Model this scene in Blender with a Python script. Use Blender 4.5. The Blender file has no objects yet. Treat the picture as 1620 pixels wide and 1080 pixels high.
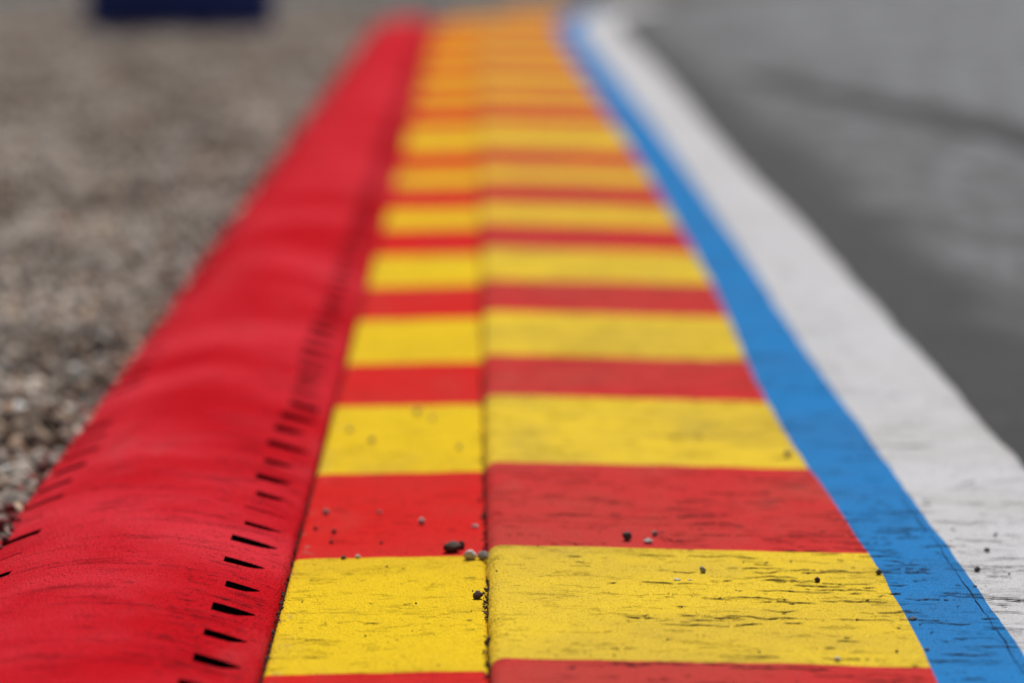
import bpy, bmesh, math, random
import numpy as np
from mathutils import Vector, noise

random.seed(7)
rng = np.random.default_rng(11)
scene = bpy.context.scene
C = scene.collection

# ------------------------------------------------------------------ camera
FPX, H = 5850.0, 0.65                       # focal length in photo pixels, eye height over the kerb
PITCH = math.atan(710 / FPX)
YAW = math.atan(63 / FPX * math.cos(PITCH))
FOCUS = 3.42
cam_data = bpy.data.cameras.new('camera')
cam = bpy.data.objects.new('camera', cam_data)
C.objects.link(cam)
cam.location = (0, 0, H)
cam.rotation_euler = (math.pi / 2 - PITCH, 0, -YAW)
cam_data.sensor_width = 36.0
cam_data.lens = FPX / 1620 * 36.0
cam_data.clip_start = 0.05
cam_data.clip_end = 3000
cam_data.dof.use_dof = True
cam_data.dof.focus_distance = FOCUS
cam_data.dof.aperture_fstop = 2.9
cam_data.dof.aperture_blades = 0
scene.camera = cam

# ------------------------------------------------------------------ light
SUN_EL, SUN_AZ = math.radians(56), math.radians(8)      # azimuth clockwise from +Y (straight ahead)
world = bpy.data.worlds.new('World')
scene.world = world
world.use_nodes = True
wn = world.node_tree.nodes
bg = wn['Background']
sky = wn.new('ShaderNodeTexSky')
sky.sky_type = 'NISHITA'
sky.sun_disc = False
sky.sun_elevation = SUN_EL
sky.sun_rotation = SUN_AZ
sky.air_density = 1.0
sky.dust_density = 2.0
world.node_tree.links.new(sky.outputs[0], bg.inputs['Color'])
bg.inputs['Strength'].default_value = 0.052
sun_data = bpy.data.lights.new('sun', 'SUN')
sun_data.energy = 4.3
sun_data.angle = math.radians(0.6)
sun_data.color = (1.0, 0.96, 0.90)
sun = bpy.data.objects.new('sun', sun_data)
C.objects.link(sun)
sdir = Vector((math.sin(SUN_AZ) * math.cos(SUN_EL), math.cos(SUN_AZ) * math.cos(SUN_EL), math.sin(SUN_EL)))
sun.rotation_euler = sdir.to_track_quat('Z', 'Y').to_euler()
sun.location = (3, 8, 12)

scene.view_settings.view_transform = 'Standard'
scene.view_settings.look = 'None'
scene.view_settings.exposure = 0.0
scene.view_settings.gamma = 1.0
scene.view_settings.use_curve_mapping = False
scene.render.engine = 'CYCLES'
scene.cycles.use_denoising = True
scene.cycles.max_bounces = 6
scene.cycles.use_adaptive_sampling = True
scene.cycles.adaptive_threshold = 0.006


# ------------------------------------------------------------------ helpers
def link(name, me, parent=None):
    o = bpy.data.objects.new(name, me)
    C.objects.link(o)
    if parent is not None:
        o.parent = parent
    return o


def mesh_from(name, verts, faces, mat, parent=None, smooth=True):
    me = bpy.data.meshes.new(name)
    me.from_pydata([tuple(v) for v in verts], [], faces)
    me.update()
    if smooth:
        me.polygons.foreach_set('use_smooth', [True] * len(me.polygons))
    if mat:
        me.materials.append(mat)
    return link(name, me, parent)


def tag(o, label=None, cat=None, group=None, kind=None):
    if label: o['label'] = label
    if cat: o['category'] = cat
    if group: o['group'] = group
    if kind: o['kind'] = kind
    return o


def empty(name, loc=(0, 0, 0)):
    o = bpy.data.objects.new(name, None)
    o.empty_display_size = 0.1
    o.location = loc
    C.objects.link(o)
    return o


def at(x, y, z=0.0):
    """where the ray through photo pixel (x, y) meets the level z"""
    r = Vector(((x - 810) / FPX, -(y - 540) / FPX, -1.0))
    d = cam.rotation_euler.to_matrix() @ r
    t = (z - H) / d.z
    return Vector((d.x * t, d.y * t, z))


def dist(s):
    """1e6 / (photo row + 170)  ->  metres ahead, on the level of the kerb"""
    return FPX * H / math.cos(PITCH) ** 2 * s * 1e-6 - H * math.tan(PITCH)


def n1(x, seed, scale=1.0):
    return noise.noise((x * scale, seed * 7.31, 3.7))


def n2(x, y, seed):
    return noise.noise((x, y, seed * 5.17))


def bend(y):
    """the whole kerb starts to follow the corner to the right at the far end"""
    return max(0.0, y - 17.5) ** 2 / 40.0


# ------------------------------------------------------------------ materials
class NT:
    def __init__(self, name):
        self.m = bpy.data.materials.new(name)
        self.m.use_nodes = True
        self.t = self.m.node_tree
        self.b = self.t.nodes['Principled BSDF']
        self.pos = self.t.nodes.new('ShaderNodeNewGeometry').outputs['Position']

    def n(self, typ, **kw):
        nd = self.t.nodes.new(typ)
        for k, v in kw.items():
            setattr(nd, k, v)
        return nd

    def put(self, sock, v):
        if isinstance(v, bpy.types.NodeSocket):
            self.t.links.new(v, sock)
        elif v is not None:
            sock.default_value = v

    def math(self, op, a, b=None, c=None, clamp=False):
        nd = self.n('ShaderNodeMath', operation=op, use_clamp=clamp)
        for i, v in enumerate((a, b, c)):
            if v is not None:
                self.put(nd.inputs[i], v)
        return nd.outputs[0]

    def scale_vec(self, v, s, add=None):
        nd = self.n('ShaderNodeVectorMath', operation='MULTIPLY')
        self.put(nd.inputs[0], v)
        nd.inputs[1].default_value = s
        out = nd.outputs[0]
        if add is not None:
            ad = self.n('ShaderNodeVectorMath', operation='ADD')
            self.put(ad.inputs[0], out)
            self.put(ad.inputs[1], add)
            out = ad.outputs[0]
        return out

    def noise(self, v, scale, detail=3.0, rough=0.55, dist=0.0, color=False):
        nd = self.n('ShaderNodeTexNoise')
        self.put(nd.inputs['Vector'], v)
        nd.inputs['Scale'].default_value = scale
        nd.inputs['Detail'].default_value = detail
        nd.inputs['Roughness'].default_value = rough
        nd.inputs['Distortion'].default_value = dist
        return nd.outputs['Color' if color else 'Fac']

    def ramp(self, v, lo, hi, a=0.0, b=1.0, smooth=True):
        nd = self.n('ShaderNodeMapRange', interpolation_type='SMOOTHSTEP' if smooth else 'LINEAR')
        self.put(nd.inputs['Value'], v)
        nd.inputs['From Min'].default_value = lo
        nd.inputs['From Max'].default_value = hi
        nd.inputs['To Min'].default_value = a
        nd.inputs['To Max'].default_value = b
        return nd.outputs['Result']

    def mix(self, f, a, b, blend='MIX'):
        nd = self.n('ShaderNodeMix', data_type='RGBA', blend_type=blend)
        self.put(nd.inputs[0], f)
        for s, v in ((nd.inputs[6], a), (nd.inputs[7], b)):
            if isinstance(v, (tuple, list)):
                v = (*v, 1.0) if len(v) == 3 else v
            self.put(s, v)
        return nd.outputs[2]

    def bump(self, h, dist_, strength=1.0, normal=None):
        nd = self.n('ShaderNodeBump')
        self.put(nd.inputs['Height'], h)
        nd.inputs['Distance'].default_value = dist_
        nd.inputs['Strength'].default_value = strength
        if normal is not None:
            self.put(nd.inputs['Normal'], normal)
        return nd.outputs[0]

    def done(self, col, rough=0.7, normal=None, spec=0.35):
        self.put(self.b.inputs['Base Color'], col if isinstance(col, bpy.types.NodeSocket) else (*col, 1.0))
        self.put(self.b.inputs['Roughness'], rough)
        self.b.inputs['Specular IOR Level'].default_value = spec
        if normal is not None:
            self.put(self.b.inputs['Normal'], normal)
        return self.m


def paint(name, base, worn, crack=1.0, crack_freq=(15.0, 55.0), dark=(0.03, 0.025, 0.02), speck=1.0,
          dust=(0.30, 0.24, 0.18), dust_amt=0.25, rough=0.80, grain=0.0034, streak=0.0, edge_x=None):
    k = NT(name)
    p = k.pos
    big = k.noise(p, 2.6, 4, 0.6)
    col = k.mix(k.ramp(big, 0.35, 0.70), base, worn)
    # dusty smears, dragged along the driving direction
    sm = k.noise(k.scale_vec(p, (9.0, 3.2, 4.0)), 1.0, 6, 0.62)
    col = k.mix(k.ramp(sm, 0.52, 0.80, 0.0, dust_amt), col, dust)
    # fine sandy grain
    g1 = k.noise(k.scale_vec(p, (1.0, 0.30, 1.0)), 400, 2, 0.6)
    g2 = k.noise(k.scale_vec(p, (1.0, 0.35, 1.0)), 760, 2, 0.6)
    zone = k.ramp(k.noise(p, 7, 3, 0.6), 0.35, 0.65, 0.25, 1.0)
    pits = k.math('MULTIPLY', k.ramp(g1, 0.60, 0.72), zone)
    col = k.mix(k.math('MULTIPLY', pits, 0.62 * speck), col, dark)
    col = k.mix(k.ramp(g2, 0.35, 0.75, 0.0, 0.30 * speck), col, dark)
    # transverse cracks
    wob = k.n('ShaderNodeVectorMath', operation='SCALE')
    k.put(wob.inputs[0], k.noise(p, 22, 3, 0.6, color=True))
    wob.inputs['Scale'].default_value = 0.55
    cv = k.scale_vec(p, (crack_freq[0], crack_freq[1], 1.0), add=wob.outputs[0])
    c1 = k.noise(cv, 1.0, 3, 0.6)
    l1 = k.ramp(k.math('ABSOLUTE', k.math('SUBTRACT', c1, 0.5)), 0.014, 0.030, 1.0, 0.0)
    m1 = k.ramp(k.noise(k.scale_vec(p, (17.0, 30.0, 1.0)), 1.0, 3, 0.6), 0.535, 0.57)
    cv2 = k.scale_vec(p, (crack_freq[0] * 1.9, crack_freq[1] * 2.1, 1.0), add=wob.outputs[0])
    c2 = k.noise(cv2, 1.0, 2, 0.5)
    l2 = k.ramp(k.math('ABSOLUTE', k.math('SUBTRACT', c2, 0.52)), 0.014, 0.034, 1.0, 0.0)
    m2 = k.ramp(k.noise(k.scale_vec(p, (7.0, 12.0, 1.0), add=(3.1, 7.7, 0)), 1.0, 3, 0.6), 0.57, 0.61)
    cr = k.math('MAXIMUM', k.math('MULTIPLY', l1, m1), k.math('MULTIPLY', k.math('MULTIPLY', l2, m2), 0.75))
    cr = k.math('MULTIPLY', cr, crack, clamp=True)
    if streak > 0:                       # long thin lines dragged across by the screed
        s = k.noise(k.scale_vec(p, (5.0, 130.0, 8.0), add=wob.outputs[0]), 1.0, 3, 0.6)
        sl = k.ramp(k.math('ABSOLUTE', k.math('SUBTRACT', s, 0.5)), 0.004, 0.016, 1.0, 0.0)
        smk = k.ramp(k.noise(k.scale_vec(p, (9.0, 24.0, 1.0), add=(1.7, 2.9, 0)), 1.0, 3, 0.6), 0.54, 0.62)
        st = k.math('MULTIPLY', k.math('MULTIPLY', sl, smk), streak, clamp=True)
        cr = k.math('MAXIMUM', cr, st)
    col = k.mix(k.math('MULTIPLY', cr, 0.92), col, dark)
    h = k.math('ADD', k.math('MULTIPLY', g1, 1.0), k.math('MULTIPLY', g2, 0.5))
    h = k.math('SUBTRACT', h, k.math('MULTIPLY', cr, 2.2))
    nm = k.bump(h, grain, 0.8)
    mid = k.noise(k.scale_vec(p, (40, 26, 40)), 1.0, 4, 0.65)
    nm = k.bump(mid, 0.0016, 0.5, nm)
    if edge_x is not None:               # paint worn off the arris
        sx = k.n('ShaderNodeSeparateXYZ')
        k.put(sx.inputs[0], p)
        dx = k.math('ABSOLUTE', k.math('SUBTRACT', sx.outputs[0], edge_x))
        w_ = k.math('MULTIPLY', k.ramp(dx, 0.004, 0.022, 1.0, 0.0), k.ramp(k.noise(k.scale_vec(p, (40, 18, 1)), 1.0, 4, 0.65), 0.58, 0.64))
        col = k.mix(k.math('MULTIPLY', w_, 0.55), col, (0.22, 0.19, 0.15))
    return k.done(col, rough, nm, 0.004)


RED_DARK = (0.045, 0.004, 0.005)
M_hump = paint('red_hump_paint', (0.59, 0.008, 0.016), (0.76, 0.040, 0.058), crack=0.0, dark=RED_DARK, speck=1.1,
               dust=(0.62, 0.09, 0.10), dust_amt=0.45, streak=0.75, grain=0.0055)
M_red_in = paint('red_inner_paint', (0.64, 0.020, 0.018), (0.60, 0.032, 0.028), crack=0.15, dark=RED_DARK, speck=0.6,
                 dust=(0.42, 0.12, 0.10), dust_amt=0.25, edge_x=-0.176)
M_yel_in = paint('yellow_inner_paint', (0.83, 0.565, 0.022), (0.74, 0.48, 0.028), crack=0.30, dark=(0.06, 0.035, 0.008), speck=1.0,
                 dust=(0.36, 0.25, 0.08), dust_amt=0.35, edge_x=-0.176)
M_red_out = paint('red_outer_paint', (0.58, 0.038, 0.038), (0.50, 0.060, 0.050), crack=0.5, dark=(0.10, 0.008, 0.008), speck=0.6,
                  dust=(0.40, 0.14, 0.10), dust_amt=0.35)
M_yel_out = paint('yellow_outer_paint', (0.84, 0.585, 0.042), (0.68, 0.47, 0.055), crack=0.35, dark=(0.045, 0.03, 0.012), speck=1.0,
                  dust=(0.33, 0.25, 0.09), dust_amt=0.45)
M_blue = paint('blue_paint', (0.030, 0.225, 0.56), (0.040, 0.20, 0.48), crack=0.35, dark=(0.006, 0.016, 0.035), speck=1.0,
               dust=(0.05, 0.14, 0.28), dust_amt=0.5)
M_white = paint('white_paint', (0.60, 0.60, 0.62), (0.55, 0.54, 0.54), crack=0.3, dark=(0.06, 0.06, 0.06), speck=0.8,
                dust=(0.40, 0.36, 0.33), dust_amt=0.40)


def simple(name, col, rough=0.85, var=0.3, scale=60.0, bump=0.002, spec=0.05):
    k = NT(name)
    f = k.noise(k.pos, scale, 4, 0.6)
    c = k.mix(k.ramp(f, 0.3, 0.7), tuple(x * (1 - var) for x in col), tuple(min(1, x * (1 + var)) for x in col))
    return k.done(c, rough, k.bump(f, bump, 0.7), spec)


M_grime = simple('groove_dirt', (0.022, 0.014, 0.012), 0.95, 0.5, 160)
M_slot = simple('slot_shade', (0.012, 0.004, 0.004), 0.95, 0.4, 200)  # shade inside the slots, put into the colour of their walls and floor
M_sub = simple('kerb_concrete', (0.10, 0.085, 0.075), 0.9, 0.3, 90)
M_navy = simple('navy_plastic', (0.032, 0.045, 0.19), 0.5, 0.15, 8, 0.002, 0.3)
M_cap = simple('black_plastic', (0.012, 0.012, 0.014), 0.5, 0.15, 20)


def asphalt_material():
    k = NT('track_asphalt')
    p = k.pos
    agg = k.noise(p, 190, 3, 0.7)
    col = k.mix(k.ramp(agg, 0.35, 0.70), (0.125, 0.13, 0.139), (0.235, 0.243, 0.26))
    broad = k.noise(k.scale_vec(p, (2.4, 0.8, 1.0)), 1.0, 5, 0.6)
    col = k.mix(k.ramp(broad, 0.35, 0.68), col, (0.235, 0.245, 0.262))
    blot = k.noise(k.scale_vec(p, (6.0, 2.6, 1.0), add=(4.0, 1.0, 0)), 1.0, 5, 0.65)
    col = k.mix(k.ramp(blot, 0.44, 0.58, 0.0, 0.75), col, (0.060, 0.060, 0.060))
    sx = k.n('ShaderNodeSeparateXYZ')
    k.put(sx.inputs[0], p)
    lane = k.math('ADD', sx.outputs[0], k.math('MULTIPLY', broad, 0.5))
    col = k.mix(k.ramp(lane, 1.05, 2.0, 0.50, 0.0), col, (0.060, 0.060, 0.060))
    # rubber and dirt swept against the painted edge
    sx = k.n('ShaderNodeSeparateXYZ')
    k.put(sx.inputs[0], p)
    edge = k.math('ADD', sx.outputs[0], k.math('MULTIPLY', k.math('SUBTRACT', k.noise(k.scale_vec(p, (4, 1.6, 1)), 1.0, 4, 0.6), 0.5), 0.22))
    col = k.mix(k.ramp(edge, 0.76, 0.94, 0.92, 0.0), col, (0.029, 0.030, 0.032))
    fine = k.noise(k.scale_vec(p, (22.0, 7.0, 1.0)), 1.0, 5, 0.7)
    col = k.mix(k.ramp(fine, 0.48, 0.62, 0.0, 0.7), col, (0.050, 0.050, 0.050))
    nm = k.bump(agg, 0.004, 0.8)
    return k.done(col, 0.62, nm, 0.06)


M_asphalt = asphalt_material()
M_runoff = simple('runoff_asphalt', (0.105, 0.10, 0.095), 0.8, 0.25, 120, 0.003)
M_rubber = simple('tyre_rubber', (0.044, 0.044, 0.046), 0.75, 0.35, 160, 0.002)


def gravel_bed_material():
    k = NT('gravel_bed')
    v = k.n('ShaderNodeTexVoronoi')
    v.inputs['Scale'].default_value = 75
    k.put(v.inputs['Vector'], k.pos)
    sep = k.n('ShaderNodeSeparateColor')
    k.put(sep.inputs[0], v.outputs['Color'])
    col = k.mix(sep.outputs[0], (0.15, 0.12, 0.095), (0.40, 0.335, 0.28))
    col = k.mix(k.ramp(v.outputs['Distance'], 0.35, 0.75), col, (0.035, 0.028, 0.022))
    nm = k.bump(k.math('SUBTRACT', 1.0, v.outputs['Distance']), 0.008, 1.0)
    return k.done(col, 0.9, nm)


M_bed = gravel_bed_material()


def stone_material(name):
    k = NT(name)
    a = k.n('ShaderNodeAttribute', attribute_name='col')
    f = k.noise(k.pos, 420, 3, 0.6)
    c = k.mix(k.ramp(f, 0.35, 0.7, 0.0, 0.35), a.outputs['Color'], (0.12, 0.10, 0.085))
    return k.done(c, 0.85, k.bump(f, 0.0012, 0.6))


M_stone = stone_material('gravel_stone')

# ------------------------------------------------------------------ outlines of the kerb (metres)
X_HL, X_HR = -0.482, -0.1795               # red hump
X_IL, X_IR = -0.1772, 0.0126               # inner slab
X_OL = 0.0135                              # outer slab begins
Y_NEAR = -0.6
HUMP_END, INNER_END, OUTER_END = 18.7, 19.5, 20.6
SLOPE = 0.026


def interp(tab, y):
    ys, xs = [t[0] for t in tab], [t[1] for t in tab]
    w = 0.07 * max(y, 2.0)
    q = y + w * np.array((-1.5, -1.0, -0.5, 0.0, 0.5, 1.0, 1.5))
    return float(np.dot(np.interp(q, ys, xs), (0.06, 0.14, 0.19, 0.22, 0.19, 0.14, 0.06)))


def edge_table(px, z):
    t = []
    for x, y in px:
        q = at(x, y, z)
        t.append((q.y, q.x - bend(q.y)))
    t.sort()
    return t


T_BL = edge_table([(1545, 1200), (1482, 1078), (1428, 960), (1376, 870), (1281, 745), (1213, 640), (1178, 570), (1150, 490), (1106, 410),
                   (1052, 320), (996, 230), (945, 155), (906, 95)], 0.002)
T_BR = edge_table([(1745, 1200), (1622, 1040), (1545, 930), (1500, 860), (1412, 750), (1352, 660), (1285, 575), (1232, 490), (1176, 400),
                   (1113, 310), (1050, 220), (1000, 155), (948, 90)], -0.001)
T_WR = edge_table([(2030, 1170), (1721, 850), (1620, 742), (1560, 680), (1480, 578), (1425, 525), (1372, 470), (1313, 400), (1258, 340), (1200, 288),
                   (1145, 230), (1104, 180), (1045, 110)], -0.006)


def x_bl(y): return interp(T_BL, y) + 0.0018 * n1(y, 1, 11) + 0.0018 * n1(y, 2, 2.5)
def x_br(y): return interp(T_BR, y) + 0.0022 * n1(y, 3, 14) + 0.0025 * n1(y, 4, 3.5)
def x_wr(y): return interp(T_WR, y) + 0.0035 * n1(y, 5, 16) + 0.006 * n1(y, 6, 3)


def z_outer(x, y):
    d = x - X_OL
    r = 0.014
    z = 0.0112 - d * SLOPE
    if d < r:
        z -= r - math.sqrt(max(0.0, r * r - (r - d) ** 2))
    z += 0.0009 * n2(x * 9, y * 5, 1) + 0.0006 * n2(x * 40, y * 40, 2)
    return z


def z_inner(x, y):
    t = (X_IR - x) / (X_IR - X_IL)
    z = -0.0035 * t
    r = 0.005
    for d in (x - X_IL, X_IR - x):
        if d < r:
            z -= r - math.sqrt(max(0.0, r * r - (r - d) ** 2))
    z += 0.0008 * n2(x * 8, y * 4, 3) + 0.0006 * n2(x * 40, y * 40, 4)
    return z


HW, HC = (X_HR - X_HL) / 2, (X_HR + X_HL) / 2


def z_hump(x, y):
    t = (x - HC) / HW
    z = 0.0035 + 0.030 * (1 - abs(t) ** 2.1)
    if t < 0:
        z -= 0.006 * t * t
    z += 0.0007 * n1(y, 8, 1.3) + 0.0004 * n2(x * 6, y * 2.2, 5) + 0.0003 * n2(x * 12, y * 14, 6)
    d = min(x - X_HL, X_HR - x)
    r = 0.006
    if d < r:
        z -= r - math.sqrt(max(0.0, r * r - (r - max(d, 0)) ** 2))
    if y > HUMP_END - 0.5:
        z -= 0.03 * ((y - HUMP_END + 0.5) / 0.5) ** 2
    return z


def ysteps(y0, y1):
    out, y = [y0], y0
    while True:
        st = 0.30 if y < 1.8 else (0.02 if y < 4.6 else (0.05 if y < 8 else 0.12))
        if y + st * 1.4 >= y1:
            break
        y += st
        out.append(y)
    out.append(y1)
    return out


# ------------------------------------------------------------------ setting: ground, track, gravel bed
def sheet(name, pts, z, mat, kind='structure'):
    o = mesh_from(name, [(x, y, z) for x, y in pts], [tuple(range(len(pts)))], mat, smooth=False)
    return tag(o, kind=kind)


g = sheet('ground', [(-900, -900), (900, -900), (900, 1500), (-900, 1500)], -0.09, M_runoff)
g['label'] = 'dark worn ground around the circuit'

# track: strip grid so that its near edge follows the painted line
ys = [-30, -6] + ysteps(-0.6, 24.0) + [26, 30, 36, 44, 56, 80, 140, 320]
vs, fs = [], []
for y in ys:
    yy = min(max(y, -0.6), 24)
    xe = x_wr(yy) + bend(y if y < 60 else 60) - 0.02
    cols = [xe, xe + 0.3, xe + 2, xe + 9, xe + 60]
    for i, x in enumerate(cols):
        vs.append((x, y, -0.0125 + 0.0012 * n2(x * 5, y * 5, 9) if i < 3 else -0.0125))
nc = 5
for j in range(len(ys) - 1):
    for i in range(nc - 1):
        a = j * nc + i
        fs.append((a, a + 1, a + nc + 1, a + nc))
track = tag(mesh_from('track', vs, fs, M_asphalt), 'grey worn asphalt of the race track beside the white line', kind='structure')

# gravel bed, lower than the kerb, up to the run-off road
vs, fs = [], []
ys = ysteps(-3.0, 21.6)
gx = [-14, -8, -4, -2.4, -1.6, -1.1, -0.8, -0.62, -0.53, -0.476]
for y in ys:
    for x in gx:
        w = 0.012 * n2(x * 2.1, y * 2.1, 12) if x < -0.5 else 0
        xx = x + (bend(y) if x > -3 else 0)
        vs.append((xx, y, -0.030 + w))
nc = len(gx)
for j in range(len(ys) - 1):
    for i in range(nc - 1):
        a = j * nc + i
        fs.append((a, a + 1, a + nc + 1, a + nc))
tag(mesh_from('gravel_bed', vs, fs, M_bed), 'brown grey bed under the loose gravel left of the kerb', kind='structure')
ro = [(-40, 21.6), (x_wr(20) + bend(21.6) - 0.3, 21.6)] + [(0.55 + bend(y), y) for y in (23, 25, 28, 32, 40, 60)] + [(-40, 60)]
tag(sheet('service_road', ro, -0.024, M_runoff), 'grey run-off asphalt beyond the gravel and the kerb end')
rb = [(-0.476 + bend(y), y) for y in np.linspace(HUMP_END - 0.05, 21.6, 8)]
rb += [(0.5 + bend(y), y) for y in np.linspace(21.6, HUMP_END - 0.05, 8)]
tag(sheet('kerb_end_apron', rb, -0.028, M_runoff), 'bare asphalt where the painted kerb ends')


# ------------------------------------------------------------------ the painted kerb
def grid_part(name, y0f, y1f, ya, yb, xcols, zf, mat, parent, skirt_l=0.0, skirt_r=0.0, end_skirt=False):
    """top surface between two wobbly paint edges; xcols(y) gives the columns"""
    ys = ysteps(ya, yb)
    vs, fs = [], []
    ncol = None
    for y in ys:
        u = (y - ya) / (yb - ya)
        row = []
        cols = xcols(y)
        for x in cols:
            yy = y0f(x) * (1 - u) + y1f(x) * u if y0f else y
            row.append((x + bend(yy), yy, zf(x, yy)))
        if skirt_l:
            a = row[0]
            row.insert(0, (a[0], a[1], a[2] - skirt_l))
        if skirt_r:
            a = row[-1]
            row.append((a[0], a[1], a[2] - skirt_r))
        ncol = len(row)
        vs += row
    for j in range(len(ys) - 1):
        for i in range(ncol - 1):
            a = j * ncol + i
            fs.append((a, a + 1, a + ncol + 1, a + ncol))
    if end_skirt:
        base = len(vs)
        a0 = (len(ys) - 1) * ncol
        for i in range(ncol):
            v = vs[a0 + i]
            vs.append((v[0], v[1] + 0.01, v[2] - 0.05))
        for i in range(ncol - 1):
            fs.append((a0 + i, a0 + i + 1, base + i + 1, base + i))
    return mesh_from(name, vs, fs, mat, parent)


kerb = tag(empty('painted_kerb', (0, 0, 0)), 'flat track kerb striped red and yellow with a blue stripe along its right edge', 'kerb', kind='thing')
inner = link('inner_slab', None, kerb)
inner['label'] = 'narrow lower slab of red and yellow bands left of the joint'
outer = link('outer_slab', None, kerb)
outer['label'] = 'wide raised slab of red and yellow bands right of the joint'

REDS = [(813 - 128, 813), (954, 1093), (1237, 1348), (1484, 1610), (1748, 1888), (1998, 2158), (2276, 2448), (2675, 2845), (2925, 3095),
        (3260, 3420), (3560, 3730), (3870, 4040), (4180, 4350), (4480, 4660), (4790, 4960), (5090, 5260)]
bounds = []
for a, b in REDS:
    bounds.append((dist(a), 'red'))
    bounds.append((dist(b), 'yellow'))
y = bounds[0][0]
c = 'yellow'
pre = []
while y > Y_NEAR + 0.6:
    y -= 0.52
    pre.append((y, c))
    c = 'red' if c == 'yellow' else 'yellow'
bounds = [(Y_NEAR, c)] + pre[::-1] + bounds


def band_edge(i, skew, side):
    yb = bounds[i][0] if i < len(bounds) else None

    def f(x):
        s = side * 41 + i * 3.3
        return yb + 0.004 * n1(x, s, 9) + 0.0022 * n1(x, s + 1, 45) + skew * x
    return f


def spaced(a, b, n):
    return [a + (b - a) * i / n for i in range(n + 1)]


def jag(y, seed, amp):
    """broken slab edge along the joint"""
    return amp * (n1(y, seed, 11) * 0.5 + n1(y, seed + 1, 45) * 0.7 + max(0, n1(y, seed + 2, 80)) * 0.8)


def cols_inner(y):
    l = X_IL + jag(y, 21, 0.0012)
    r = X_IR + jag(y, 25, 0.0022)
    return [l, l + 0.0015, l + 0.004] + spaced(l + 0.008, r - 0.010, 14) + [r - 0.006, r - 0.003, r - 0.001, r]


def cols_outer(y):
    l = X_OL + jag(y, 31, 0.0044)
    r = x_bl(y)
    return [l, l + 0.001, l + 0.003, l + 0.006, l + 0.010] + spaced(l + 0.016, r, 20)


for side, (par, end, cols, zf, mats, nm) in enumerate((
        (inner, INNER_END, cols_inner, z_inner, {'red': M_red_in, 'yellow': M_yel_in}, 0),
        (outer, OUTER_END, cols_outer, z_outer, {'red': M_red_out, 'yellow': M_yel_out}, 1))):
    for i, (ya, colr) in enumerate(bounds):
        yb = bounds[i + 1][0] if i + 1 < len(bounds) else end
        if ya >= end:
            break
        last = yb >= end or i + 1 >= len(bounds)
        f0 = band_edge(i, 0.0, side)
        f1 = (lambda x, e=end: e) if last else band_edge(i + 1, 0.0, side)
        yb = min(yb, end)
        grid_part(colr + '_band', f0, f1, ya, yb, cols, zf, mats[colr], par,
                  skirt_l=0.045, skirt_r=0.045 if side == 0 else 0, end_skirt=last)

grid_part('blue_stripe', None, None, Y_NEAR, OUTER_END,
          lambda y: spaced(x_bl(y), x_br(y), 8), z_outer, M_blue, kerb, end_skirt=True)
# hairline joint that runs through the blue paint, just inside its right edge
vs, fs = [], []
ys = [3.05 + i * 0.006 for i in range(150)]
for y in ys:
    xc = x_br(y) - 0.010 - 0.003 * n1(y, 51, 2.2) + 0.0012 * n1(y, 52, 30) + 0.0015 * n1(y, 53, 9)
    w = 0.00025 + 0.0005 * max(0, n1(y, 54, 14))
    for x in (xc - w, xc + w):
        vs.append((x + bend(y), y, z_outer(x, y) + 0.0009))
for j in range(len(ys) - 1):
    if n1(ys[j], 55, 30) > -0.45:
        a = j * 2
        fs.append((a, a + 1, a + 3, a + 2))
mesh_from('hairline_joint', vs, fs, simple('blue_crack_dirt', (0.008, 0.02, 0.05), 0.9, 0.3, 200), kerb)
# white line (a painted surface of its own, bending away with the track)
ww = grid_part('white_line', None, None, Y_NEAR, 21.8,
               lambda y: spaced(x_br(y) if y < OUTER_END else x_br(OUTER_END) + 0.02 * (y - OUTER_END), x_wr(y), 10),
               lambda x, y: z_outer(x, y) - 0.0005, M_white, None, skirt_r=0.02)
tag(ww, 'white painted track edge line between the blue stripe and the asphalt', 'track line', kind='structure')

# dirt floor of the joints and the concrete body underneath
jf = []
vs, fs = [], []
ys = ysteps(Y_NEAR, INNER_END)
jx = [-0.186, -0.178, -0.170]
for y in ys:
    for x in jx:
        vs.append((x + bend(y), y, -0.010 + 0.003 * n2(x * 60, y * 40, 15)))
for j in range(len(ys) - 1):
    for i in range(2):
        a = j * 3 + i
        fs.append((a, a + 1, a + 4, a + 3))
mesh_from('joint_dirt', vs, fs, M_grime, kerb)
vs, fs = [], []
for y in ys:
    for x in (0.000, 0.012, 0.028):
        vs.append((x + bend(y), y, -0.0075 + 0.004 * n2(x * 60, y * 50, 16)))
for j in range(len(ys) - 1):
    for i in range(2):
        a = j * 3 + i
        fs.append((a, a + 1, a + 4, a + 3))
mesh_from('joint_dirt', vs, fs, M_grime, kerb)

# ------------------------------------------------------------------ red hump with its slots
SL_R = [dist(s) * 0.985 for s in (705, 732, 759, 787, 814, 842, 872, 902, 932, 963, 988, 1012, 1037, 1066, 1096, 1130, 1163)]
yy = SL_R[-1]
while yy < HUMP_END - 0.7:
    yy += 0.116 + random.uniform(-0.006, 0.006)
    SL_R.append(yy)
SL_L = []
yy = 2.62
while yy < HUMP_END - 0.7:
    yy += 0.117 + random.uniform(-0.008, 0.008)
    SL_L.append(yy)


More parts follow.
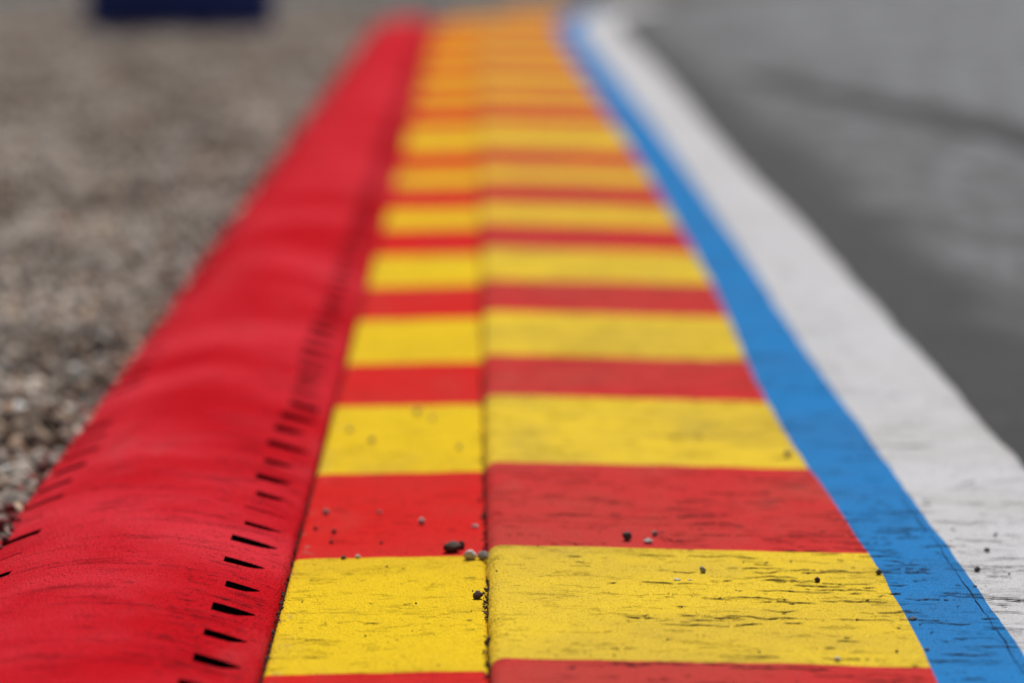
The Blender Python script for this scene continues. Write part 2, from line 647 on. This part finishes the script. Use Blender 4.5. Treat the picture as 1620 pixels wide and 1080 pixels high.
def slot_spec(side, i, y):
    if side == 'R':
        xa, xb, ln = -0.2320 + random.uniform(-.006, .005), -0.1940 + random.uniform(-.006, .005), random.uniform(0.019, 0.036)
        if i == 11:
            ln = 0.008
    else:
        xa, xb, ln = -0.4720 + random.uniform(-.003, .004), -0.4340 + random.uniform(-.010, .006), random.uniform(0.018, 0.034)
        if random.random() < 0.18:
            ln = 0.006
    sk = random.uniform(-0.003, 0.003)
    if side == 'R' and i != 11:
        ln *= 1 + 0.8 * min(1, max(0, (y - 3.7) / 1.6))
    e = random.uniform(-.08, .08)
    tp = [0.0, 0.0, 0.02, 0.06 + abs(e), 0.38 + e, 0.84]
    return dict(tp=tp, side=side, y0=y - ln / 2, y1=y + ln / 2, xa=xa, xb=xb, sk=sk)


slots = [slot_spec('R', i, y) for i, y in enumerate(SL_R)] + [slot_spec('L', i, y) for i, y in enumerate(SL_L)]
# columns of the hump; the slot columns are indices IA..IB
base_cols = [X_HL, X_HL + 0.002, X_HL + 0.005] + spaced(-0.4720, -0.4340, 4) + spaced(-0.424, -0.243, 26) + spaced(-0.2335, -0.1915, 5) \
    + [-0.187, -0.184, X_HR - 0.0025, X_HR - 0.001, X_HR]
LA, LB = 3, 7
RA = base_cols.index(-0.2335)
RB = RA + 5
rows = set()
for y in ysteps(Y_NEAR, HUMP_END):
    rows.add(round(y, 5))
keep = []
for s in slots:
    rows.add(round(s['y0'], 5))
    rows.add(round(s['y1'], 5))
fixed = {round(s['y0'], 5) for s in slots} | {round(s['y1'], 5) for s in slots}
rl = sorted(rows)
out = [rl[0]]
for y in rl[1:]:
    if y - out[-1] < 0.004 and y not in fixed:
        continue
    if y - out[-1] < 0.004 and out[-1] not in fixed:
        out[-1] = y
        continue
    out.append(y)
rl = out
pos = {}
vs = []
ncol = len(base_cols) + 2


def slot_at(side, y):
    for s in slots:
        if s['side'] == side and s['y0'] - 1e-4 <= y <= s['y1'] + 1e-4:
            return s
    return None


for y in rl:
    row = []
    for side, a, b in (('L', LA, LB), ('R', RA, RB)):
        pass
    sl, sr = slot_at('L', y), slot_at('R', y)
    for i, x in enumerate(base_cols):
        yy = y
        if sl and LA <= i <= LB:
            x = sl['xa'] + (sl['xb'] - sl['xa']) * (i - LA) / (LB - LA)
        if sr and RA <= i <= RB:
            x = sr['xa'] + (sr['xb'] - sr['xa']) * (i - RA) / (RB - RA)
            if abs(y - sr['y0']) < 1e-4:
                yy = y + sr['tp'][i - RA] * (sr['y1'] - sr['y0'])
        if i == 0:
            x += jag(y, 61, 0.008)
        if i >= len(base_cols) - 1:
            x += jag(y, 65, 0.0014)
        row.append((x + bend(yy), yy, z_hump(x, yy)))
    f, l = row[0], row[-1]
    row.insert(0, (f[0] - 0.004, f[1], f[2] - 0.05))
    row.append((l[0], l[1], l[2] - 0.03))
    vs += row
fs = []
for j in range(len(rl) - 1):
    ym = (rl[j] + rl[j + 1]) / 2
    sl, sr = slot_at('L', ym), slot_at('R', ym)
    for i in range(ncol - 1):
        k = i - 1
        if sl and LA <= k < LB:
            continue
        if sr and RA <= k < RB:
            continue
        a = j * ncol + i
        fs.append((a, a + 1, a + ncol + 1, a + ncol))
b0, a0 = len(vs), (len(rl) - 1) * ncol
for i in range(ncol):
    v = vs[a0 + i]
    vs.append((v[0], v[1] + 0.01, v[2] - 0.05))
for i in range(ncol - 1):
    fs.append((a0 + i, a0 + i + 1, b0 + i + 1, b0 + i))
hump = mesh_from('raised_kerb', vs, fs, M_hump)
tag(hump, 'red rounded raised kerb with dark slots along both edges beside the gravel', 'raised kerb', kind='thing')

row_index = {y: j for j, y in enumerate(rl)}
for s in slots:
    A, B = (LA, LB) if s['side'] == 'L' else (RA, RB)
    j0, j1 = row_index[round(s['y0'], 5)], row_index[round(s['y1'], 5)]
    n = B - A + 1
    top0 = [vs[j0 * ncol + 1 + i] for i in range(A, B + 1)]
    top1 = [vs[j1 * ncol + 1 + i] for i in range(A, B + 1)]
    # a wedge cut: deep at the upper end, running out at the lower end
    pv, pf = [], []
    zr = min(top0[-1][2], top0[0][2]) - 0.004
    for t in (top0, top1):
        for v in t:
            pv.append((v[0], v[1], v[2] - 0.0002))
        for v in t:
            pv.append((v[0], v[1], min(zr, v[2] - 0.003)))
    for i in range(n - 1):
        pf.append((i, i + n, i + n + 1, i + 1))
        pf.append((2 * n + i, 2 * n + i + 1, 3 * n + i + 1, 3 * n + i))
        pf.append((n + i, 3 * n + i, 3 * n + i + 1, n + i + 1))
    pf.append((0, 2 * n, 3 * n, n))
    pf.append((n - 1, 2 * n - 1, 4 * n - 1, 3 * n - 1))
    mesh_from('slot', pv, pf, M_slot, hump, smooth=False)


# ------------------------------------------------------------------ loose gravel
def ico(level):
    bm = bmesh.new()
    bmesh.ops.create_icosphere(bm, subdivisions=level, radius=1.0)
    v = np.array([x.co[:] for x in bm.verts])
    f = np.array([[q.index for q in x.verts] for x in bm.faces])
    bm.free()
    return v, f


PALETTE = np.array([(0.36, 0.30, 0.245), (0.28, 0.235, 0.195), (0.42, 0.36, 0.30), (0.17, 0.125, 0.095), (0.31, 0.225, 0.16),
                    (0.09, 0.075, 0.065), (0.52, 0.465, 0.41), (0.26, 0.235, 0.22), (0.31, 0.19, 0.12)])
PROB = np.array([.2, .18, .14, .12, .1, .07, .06, .08, .05])


def stones(px, py, pz, size, level, cols):
    v, f = ico(level)
    n, m = len(px), len(v)
    q = rng.normal(size=(n, 4))
    q /= np.linalg.norm(q, axis=1)[:, None]
    w, x, y, z = q.T
    R = np.stack([1 - 2 * (y * y + z * z), 2 * (x * y - z * w), 2 * (x * z + y * w),
                  2 * (x * y + z * w), 1 - 2 * (x * x + z * z), 2 * (y * z - x * w),
                  2 * (x * z - y * w), 2 * (y * z + x * w), 1 - 2 * (x * x + y * y)], 1).reshape(n, 3, 3)
    sc = np.stack([rng.uniform(.75, 1.25, n), rng.uniform(.6, 1.0, n), rng.uniform(.45, .85, n)], 1)
    lump = 1 + rng.normal(0, 0.11, size=(n, m))
    loc = v[None] * sc[:, None, :] * lump[..., None] * (size / 2)[:, None, None]
    P = np.einsum('nij,nmj->nmi', R, loc) + np.stack([px, py, pz], 1)[:, None, :]
    F = f[None] + (np.arange(n) * m)[:, None, None]
    return P.reshape(-1, 3), F.reshape(-1, 3), np.repeat(cols, m, 0)


def scatter(y0, y1, dens, margin, smin, smax, level, zlo, zhi):
    xw = lambda y: 0.128 * y + margin
    wmax = xw(y1)
    n = int(dens * (y1 - y0) * (wmax - 0.47))
    y = rng.uniform(y0, y1, n)
    x = -rng.uniform(0.47, wmax, n)
    ok = (-x < xw(y))
    x, y = x[ok], y[ok]
    x = x + np.maximum(0, y - 17.5) ** 2 / 40
    n = len(x)
    s = smin + (smax - smin) * rng.beta(1.6, 3.0, n)
    z = rng.uniform(zlo, zhi, n) - s * 0.1
    pat = np.array([noise.noise((a * 5.0, c_ * 2.6, 4.4)) + 0.6 * noise.noise((a * 14.0, c_ * 8.0, 9.1)) for a, c_ in zip(x, y)])
    z = z + 0.016 * np.array([noise.noise((a * 9.0, c_ * 6.0, 1.2)) for a, c_ in zip(x, y)])
    z = z - np.where(x > -0.507, 0.012 * np.clip(0.5 + pat, 0, 1), 0)
    b = np.array([0.012 * noise.noise((a * 2.1, c_ * 2.1, 12 * 5.17)) for a, c_ in zip(x, y)])
    z = z + np.where(x < -0.5, b, b * 0.3)
    ci = rng.choice(len(PALETTE), n, p=PROB / PROB.sum())
    col = np.minimum(PALETTE[ci] * rng.uniform(0.65, 1.95, n)[:, None], 0.8)
    col = col * np.clip(1 + 0.75 * pat, 0.4, 1.6)[:, None]
    brown = pat < -0.28
    col[brown] *= np.array((1.05, 0.88, 0.74))
    # overspray: some stones against the kerb have caught the red paint
    red = (x > -0.505) & (rng.random(n) < 0.20)
    col[red] = np.array((0.34, 0.02, 0.03)) * rng.uniform(.5, 1.2, red.sum())[:, None]
    return stones(x, y, z, s, level, col)


batches = [scatter(2.4, 5.2, 5200, 0.16, 0.010, 0.044, 2, -0.030, -0.003),
           scatter(5.2, 11.0, 4200, 0.22, 0.011, 0.044, 1, -0.030, -0.004),
           scatter(11.0, 21.5, 2300, 0.35, 0.014, 0.040, 1, -0.026, -0.010)]
# stones that have spilled up against and onto the red edge
n = 900
sx = rng.uniform(-0.505, -0.468, n)
sy = 2.5 + 10 * rng.random(n) ** 1.5
ok = np.array([noise.noise((3.0, float(b) * 2.2, 6.6)) for b in sy]) + (-sx - 0.485) * 12 > -0.05
sx, sy = sx[ok], sy[ok]
ss = rng.uniform(0.006, 0.020, len(sx)) * np.where(sx > -0.482, 0.6, 1.0)
sz = np.array([z_hump(max(float(a), X_HL + 0.004), float(b)) for a, b in zip(sx, sy)]) + np.where(sx > -0.482, 0.001, -0.010)
sc_ = PALETTE[rng.choice(len(PALETTE), len(sx), p=PROB / PROB.sum())] * rng.uniform(.6, 1.5, len(sx))[:, None]
rd = rng.random(len(sx)) < 0.35
sc_[rd] = np.array((0.30, 0.016, 0.022)) * rng.uniform(.5, 1.2, rd.sum())[:, None]
batches.append(stones(sx, sy, sz, ss, 1, np.minimum(sc_, 0.8)))
V, F, K, off = [], [], [], 0
for v, f, k in batches:
    V.append(v); F.append(f + off); K.append(k)
    off += len(v)
V, F, K = np.concatenate(V), np.concatenate(F), np.concatenate(K)
me = bpy.data.meshes.new('gravel')
me.vertices.add(len(V))
me.vertices.foreach_set('co', V.astype(np.float32).ravel())
me.loops.add(len(F) * 3)
me.loops.foreach_set('vertex_index', F.astype(np.int32).ravel())
me.polygons.add(len(F))
me.polygons.foreach_set('loop_start', np.arange(0, len(F) * 3, 3, dtype=np.int32))
me.update(calc_edges=True)
ca = me.color_attributes.new('col', 'FLOAT_COLOR', 'POINT')
ca.data.foreach_set('color', np.concatenate([K, np.ones((len(K), 1))], 1).astype(np.float32).ravel())
me.materials.append(M_stone)
tag(link('gravel', me), 'loose beige and grey gravel beside the red raised kerb', kind='stuff')
print('gravel triangles', len(F))

# open cracks across the painted surfaces: narrow wavy dirt-filled splits
def crack_lines(name, mat, parent, n, xr, yr, zf, lmin, lmax, wmax, drift, step, seed, ypow=1.0, clump=0.0):
    rr = random.Random(seed)
    vs, fs = [], []
    made = 0
    while made < n:
        x0 = rr.uniform(*xr)
        y0 = yr[0] + (yr[1] - yr[0]) * rr.random() ** ypow
        if noise.noise((x0 * 7, y0 * 4, seed)) < clump * rr.uniform(-1.2, 0.7):
            continue
        made += 1
        L_ = lmin + (lmax - lmin) * rr.random() ** 2.4
        m = max(3, int(L_ / step))
        y, dy = y0, 0.0
        prev = None
        for i in range(m + 1):
            x = x0 + L_ * (i / m)
            if x > xr[1]:
                break
            dy = 0.6 * dy + rr.gauss(0, drift)
            y += dy
            y += 0.25 * (y0 - y)
            if rr.random() < 0.07:
                y += rr.choice((-1, 1)) * drift * 3
            t = i / m
            w = wmax * (4 * t * (1 - t)) ** 0.5 * rr.uniform(0.35, 1.0) + 0.00025
            b = len(vs)
            for yy in (y - w, y + w):
                vs.append((x + bend(yy), yy, zf(x, yy) + 0.0008))
            if prev is not None and rr.random() > 0.06 and not (zf is z_hump and in_slot(x, y)):
                fs.append((prev, b, b + 1, prev + 1))
            prev = b
    o = mesh_from(name, vs, fs, mat, parent, smooth=False)
    o['kind'] = 'stuff'
    return o


def in_slot(x, y):
    return any(s['y0'] - 0.004 < y < s['y1'] + 0.004 and s['xa'] - 0.006 < x < s['xb'] + 0.006 for s in slots)


M_crack = simple('crack_dirt', (0.020, 0.014, 0.010), 0.95, 0.4, 200)
M_crack_red = simple('crack_dirt_red', (0.085, 0.006, 0.008), 0.95, 0.4, 200)
crack_lines('cracks', M_crack, kerb, 230, (0.06, 0.60), (2.9, 3.95), z_outer, 0.005, 0.075, 0.0019, 0.0015, 0.004, 3, 1.0, 0.8)
crack_lines('cracks', M_crack, kerb, 75, (0.36, 0.66), (2.9, 3.7), z_outer, 0.006, 0.060, 0.0020, 0.0014, 0.004, 4, 1.0, 0.6)
crack_lines('cracks', M_crack, kerb, 200, (0.05, 0.56), (3.9, 8.0), z_outer, 0.015, 0.12, 0.0024, 0.0022, 0.006, 5, 1.0, 0.8)
crack_lines('cracks', M_crack, kerb, 55, (-0.165, 0.004), (2.9, 4.2), z_inner, 0.003, 0.030, 0.0011, 0.0010, 0.003, 6, 1.0, 0.5)
crack_lines('cracks', M_crack_red, hump, 70, (-0.40, -0.186), (2.8, 5.0), z_hump, 0.008, 0.12, 0.0007, 0.0006, 0.006, 8, 1.0, 0.6)
crack_lines('cracks', M_crack_red, hump, 65, (-0.47, -0.22), (2.8, 5.0), z_hump, 0.010, 0.13, 0.0007, 0.0006, 0.006, 9, 1.0, 0.6)
crack_lines('cracks', M_crack_red, hump, 260, (-0.27, -0.186), (2.9, 4.2), z_hump, 0.003, 0.026, 0.0008, 0.0005, 0.004, 10, 1.0, 0.5)

# grit that has collected in the two joints
n = 1500
y = 2.85 + 3.6 * rng.random(n) ** 1.3
jn = rng.random(n) < 0.72
x = np.where(jn, X_OL + rng.normal(0.0, 0.0022, n), X_IL + rng.normal(-0.001, 0.0012, n))
keep = np.array([noise.noise((float(b) * 6, 3.3, float(a) * 9)) for a, b in zip(x, y)]) > -0.12
x, y, jn = x[keep], y[keep], jn[keep]
n = len(x)
z = np.where(jn, 0.0005, -0.003) + rng.uniform(-0.0015, 0.0008, n)
col = np.array([(0.030, 0.020, 0.014), (0.06, 0.045, 0.03), (0.018, 0.012, 0.010), (0.14, 0.10, 0.05)])[rng.choice(4, n, p=(.4, .25, .25, .1))]
size = rng.uniform(0.0014, 0.0042, n)
m2 = 150
xs2, ys2 = rng.uniform(-0.16, 0.66, m2), rng.uniform(2.9, 5.0, m2)
zs2 = np.array([(z_outer if a > 0.0136 else z_inner)(float(a), float(b)) for a, b in zip(xs2, ys2)]) + 0.0006
x, y, z = np.concatenate([x, xs2]), np.concatenate([y, ys2]), np.concatenate([z, zs2])
size = np.concatenate([size, rng.uniform(0.0010, 0.0030, m2)])
col = np.concatenate([col, np.array([(0.05, 0.035, 0.025), (0.12, 0.09, 0.06), (0.45, 0.40, 0.36)])[rng.choice(3, m2, p=(.55, .3, .15))]])
n = len(x)
v, f, kcol = stones(x, y, z, size, 1, col)
me = bpy.data.meshes.new('grit')
me.from_pydata(v.tolist(), [], f.tolist())
ca = me.color_attributes.new('col', 'FLOAT_COLOR', 'POINT')
ca.data.foreach_set('color', np.concatenate([kcol, np.ones((len(kcol), 1))], 1).astype(np.float32).ravel())
me.materials.append(M_stone)
tag(link('grit', me), 'fine grit caught in the joints and strewn over the painted kerb', kind='stuff')

# ------------------------------------------------------------------ tyre mark on the track
pts = [(1190, 118), (1290, 143), (1380, 160), (1470, 178), (1560, 198), (1640, 219), (1760, 258), (1900, 312)]
vs, fs = [], []
ctr = [at(x, y, -0.007) for x, y in pts]
fine = []
for a, b in zip(ctr[:-1], ctr[1:]):
    fine += [a.lerp(b, i / 8) for i in range(8)]
for i, p in enumerate(fine):
    hw = (0.07 + 0.05 * min(1, i / 20)) * (1 + 0.12 * n1(p.y, 71, 3))
    for x in (-hw, -hw * 0.4, hw * 0.4, hw):
        vs.append((p.x + x + 0.006 * n1(p.y, 72 + x, 9), p.y, -0.0072))
for j in range(len(fine) - 1):
    for i in range(3):
        a = j * 4 + i
        fs.append((a, a + 1, a + 5, a + 4))
tag(mesh_from('tyre_mark', vs, fs, M_rubber), 'dark rubber tyre mark curving across the grey asphalt', kind='structure')

# ------------------------------------------------------------------ navy barrier at the far side of the gravel
bl, br = at(136, 47, -0.012), at(430, 46, -0.012)
L = br.x - bl.x
barrier = empty('barrier_block', ((bl.x + br.x) / 2, bl.y + 0.22, -0.012))
tag(barrier, 'dark navy plastic barrier block standing on the far gravel', 'barrier')
bm = bmesh.new()
prof = [(-.22, .0), (-.22, .16), (-.13, .34), (-.10, .80), (-.07, .84), (.07, .84), (.10, .80), (.13, .34), (.22, .16), (.22, .0)]
xs = [-L / 2, -L / 2 + .012, -L * .30, -L * .30 + .001, -L * .12, -L * .12 + .001, L * .12, L * .12 + .001, L * .30, L * .30 + .001, L / 2 - .012, L / 2]
ringv = []
for i, x in enumerate(xs):
    notch = 0.018 if 3 <= i <= 4 or 7 <= i <= 8 else 0.0
    inset = 0.012 if i in (0, len(xs) - 1) else 0
    ringv.append([bm.verts.new((x, yy * (1 - inset / .22), max(zz - inset, notch if zz < .1 else 0))) for yy, zz in prof])
for a, b in zip(ringv[:-1], ringv[1:]):
    for i in range(len(prof)):
        j = (i + 1) % len(prof)
        bm.faces.new((a[i], b[i], b[j], a[j]))
bm.faces.new(ringv[0][::-1])
bm.faces.new(ringv[-1])
bmesh.ops.recalc_face_normals(bm, faces=bm.faces)
me = bpy.data.meshes.new('barrier_body')
bm.to_mesh(me); bm.free()
me.materials.append(M_navy)
link('body', me, barrier)


def cyl(name, r, h, loc, mat, parent, seg=20):
    bm = bmesh.new()
    bmesh.ops.create_cone(bm, cap_ends=True, segments=seg, radius1=r, radius2=r * .9, depth=h)
    me = bpy.data.meshes.new(name)
    bm.to_mesh(me); bm.free()
    me.materials.append(mat)
    o = link(name, me, parent)
    o.location = loc
    return o


cyl('filler_cap', .045, .03, (-L * .3, 0, .854), M_cap, barrier)
cyl('filler_cap', .045, .03, (L * .3, 0, .854), M_cap, barrier)

# ------------------------------------------------------------------ single pebbles lying on the kerb
GREY, PALE, BROWN, DARK, MAROON = (0.32, 0.29, 0.27), (0.60, 0.56, 0.52), (0.075, 0.040, 0.028), (0.075, 0.070, 0.070), (0.16, 0.02, 0.018)
PEB = [  # photo pixel of the foot, width px, height ratio, colour, surface, label
    (516, 814, 11, .8, GREY, 'i', 'small grey pebble on the red inner band, closest to the slotted hump'),
    (600, 813, 8, .8, GREY, 'i', 'small dim pebble at the middle of the red inner band, upper row'),
    (667, 830, 12, 1.0, PALE, 'i', 'round pale pebble with dark underside on the red inner band'),
    (752, 835, 12, .5, PALE, 'i', 'flat whitish pebble on the red inner band near the joint'),
    (528, 844, 9, .9, MAROON, 'i', 'dark maroon pebble on the left of the red inner band'),
    (499, 838, 8, .7, MAROON, 'i', 'faint red coated pebble beside the hump edge'),
    (524, 859, 7, .8, MAROON, 'i', 'tiny reddish pebble below the dark maroon one'),
    (603, 860, 6, .8, MAROON, 'i', 'tiny dark crumb low on the red inner band at its middle'),
    (715, 875, 30, .62, BROWN, 'i', 'largest dark brown stone lying where red meets yellow left of the joint'),
    (730, 869, 10, 1.5, BROWN, 'i', 'little brown pebble leaning behind the largest brown stone'),
    (744, 886, 22, .78, PALE, 'i', 'pale stone between the largest brown stone and the speckled one'),
    (765, 887, 20, .82, GREY, 'i', 'speckled grey stone resting against the joint'),
    (776, 882, 10, .9, PALE, 'i', 'small pale stone wedged in the joint behind the speckled one'),
    (543, 885, 10, .7, DARK, 'i', 'dark grey pebble at the upper edge of the inner yellow band'),
    (566, 883, 9, .7, PALE, 'i', 'cream pebble at the upper edge of the inner yellow band'),
    (756, 948, 17, .85, BROWN, 'i', 'dark angular brown stone on the inner yellow band next to the joint'),
    (612, 897, 4, .7, BROWN, 'i', 'tiny brown crumb on the inner yellow band below the cream pebble'),
    (660, 655, 11, .9, GREY, 'i', 'blurred pebble at the top of the second inner yellow band'),
    (553, 683, 9, .9, GREY, 'i', 'blurred pebble left on the second inner yellow band, upper one'),
    (588, 700, 10, .9, GREY, 'i', 'blurred pebble left on the second inner yellow band, lower one'),
    (684, 664, 8, .9, GREY, 'i', 'blurred pale pebble right of the one topping the second inner yellow band'),
    (726, 710, 8, .9, GREY, 'i', 'blurred pebble on the second inner yellow band near the joint'),
    (992, 856, 16, 1.0, DARK, 'o', 'round dark pebble at the lower edge of the red outer band'),
    (1036, 848, 11, .8, GREY, 'o', 'small grey pebble above the flat pale one on the red outer band'),
    (1026, 860, 17, .5, PALE, 'o', 'flat pale pebble where the red outer band meets yellow'),
    (1112, 906, 10, 1.1, GREY, 'o', 'upright grey pebble alone on the outer yellow band'),
    (1072, 918, 12, .25, PALE, 'o', 'thin white flake lying on the outer yellow band'),
    (1091, 918, 7, .3, PALE, 'o', 'tiny white flake right of the longer flake on the outer yellow band'),
    (1293, 921, 10, .9, BROWN, 'o', 'dark brown pebble on the outer yellow band left of the blue stripe'),
    (1325, 1046, 11, .75, PALE, 'o', 'beige pebble at the lower edge of the outer yellow band'),
    (1419, 1032, 6, .8, BROWN, 'o', 'tiny dark pebble near the lower right corner of the outer yellow band'),
    (1356, 981, 5, .6, BROWN, 'o', 'tiny brown crumb at the middle right of the outer yellow band'),
    (1246, 723, 12, .9, GREY, 'o', 'blurred dark pebble on the second outer yellow band beside blue'),
    (1391, 909, 11, .9, DARK, 'o', 'dark pebble on the left edge of the blue stripe'),
    (1445, 981, 15, .35, DARK, 'o', 'flat black splinter lying on the blue stripe'),
    (1467, 1029, 9, .5, DARK, 'o', 'small black chip low on the blue stripe'),
    (1562, 873, 10, .7, DARK, 'o', 'black pebble on the white line, farther of the two dark ones'),
    (1547, 904, 10, .9, DARK, 'o', 'black upright chip on the white line next to the blue stripe'),
    (1575, 848, 7, .8, GREY, 'o', 'faint grey pebble on the white line behind the black pebble'),
    (1543, 928, 8, .35, BROWN, 'o', 'brown splinter at the border of blue stripe and white line'),
]
for idx, (px, py, wpx, hr, col, surf, label) in enumerate(PEB):
    z = 0.0
    for _ in range(4):
        q = at(px, py, z)
        z = (z_inner if surf == 'i' else z_outer)(q.x, q.y)
    if surf == 'i' and q.x > X_IR - 0.001:
        q.x = X_IR - 0.004
    dep = q.y * math.cos(PITCH) + H * math.sin(PITCH)
    w = wpx * dep / FPX
    bm = bmesh.new()
    bmesh.ops.create_icosphere(bm, subdivisions=3, radius=0.5)
    rr = random.Random(idx * 13 + 5)
    o_ = Vector((rr.uniform(0, 50), rr.uniform(0, 50), rr.uniform(0, 50)))
    for v in bm.verts:
        d = v.co.normalized()
        k = 1 + 0.30 * noise.noise(d * 1.3 + o_) + 0.10 * noise.noise(d * 3.5 + o_)
        for pl in range(5):                    # broken faces
            pn = Vector((math.sin(pl * 2.4 + idx), math.cos(pl * 1.7 + idx * 2), math.sin(pl * 3.1 + idx * .7))).normalized()
            k = min(k, 0.76 / max(0.05, d.dot(pn))) if d.dot(pn) > 0 else k
        v.co = d * 0.5 * k
    sx = max(v.co.x for v in bm.verts) - min(v.co.x for v in bm.verts)
    sz = max(v.co.z for v in bm.verts) - min(v.co.z for v in bm.verts)
    for v in bm.verts:
        v.co = Vector((v.co.x / sx * w, v.co.y * w * rr.uniform(.85, .95), v.co.z / sz * w * hr))
    zb = min(v.co.z for v in bm.verts)
    for v in bm.verts:
        v.co.z -= zb + w * hr * 0.06
    me = bpy.data.meshes.new('pebble')
    bm.to_mesh(me); bm.free()
    me.polygons.foreach_set('use_smooth', [True] * len(me.polygons))
    at_ = me.color_attributes.new('col', 'FLOAT_COLOR', 'POINT')
    at_.data.foreach_set('color', [c for _ in me.vertices for c in (*col, 1.0)])
    me.materials.append(M_stone)
    o = link('pebble', me)
    o.location = (q.x, q.y + w * 0.4, z)
    tag(o, label, 'pebble', 'loose pebbles lying on the painted kerb')
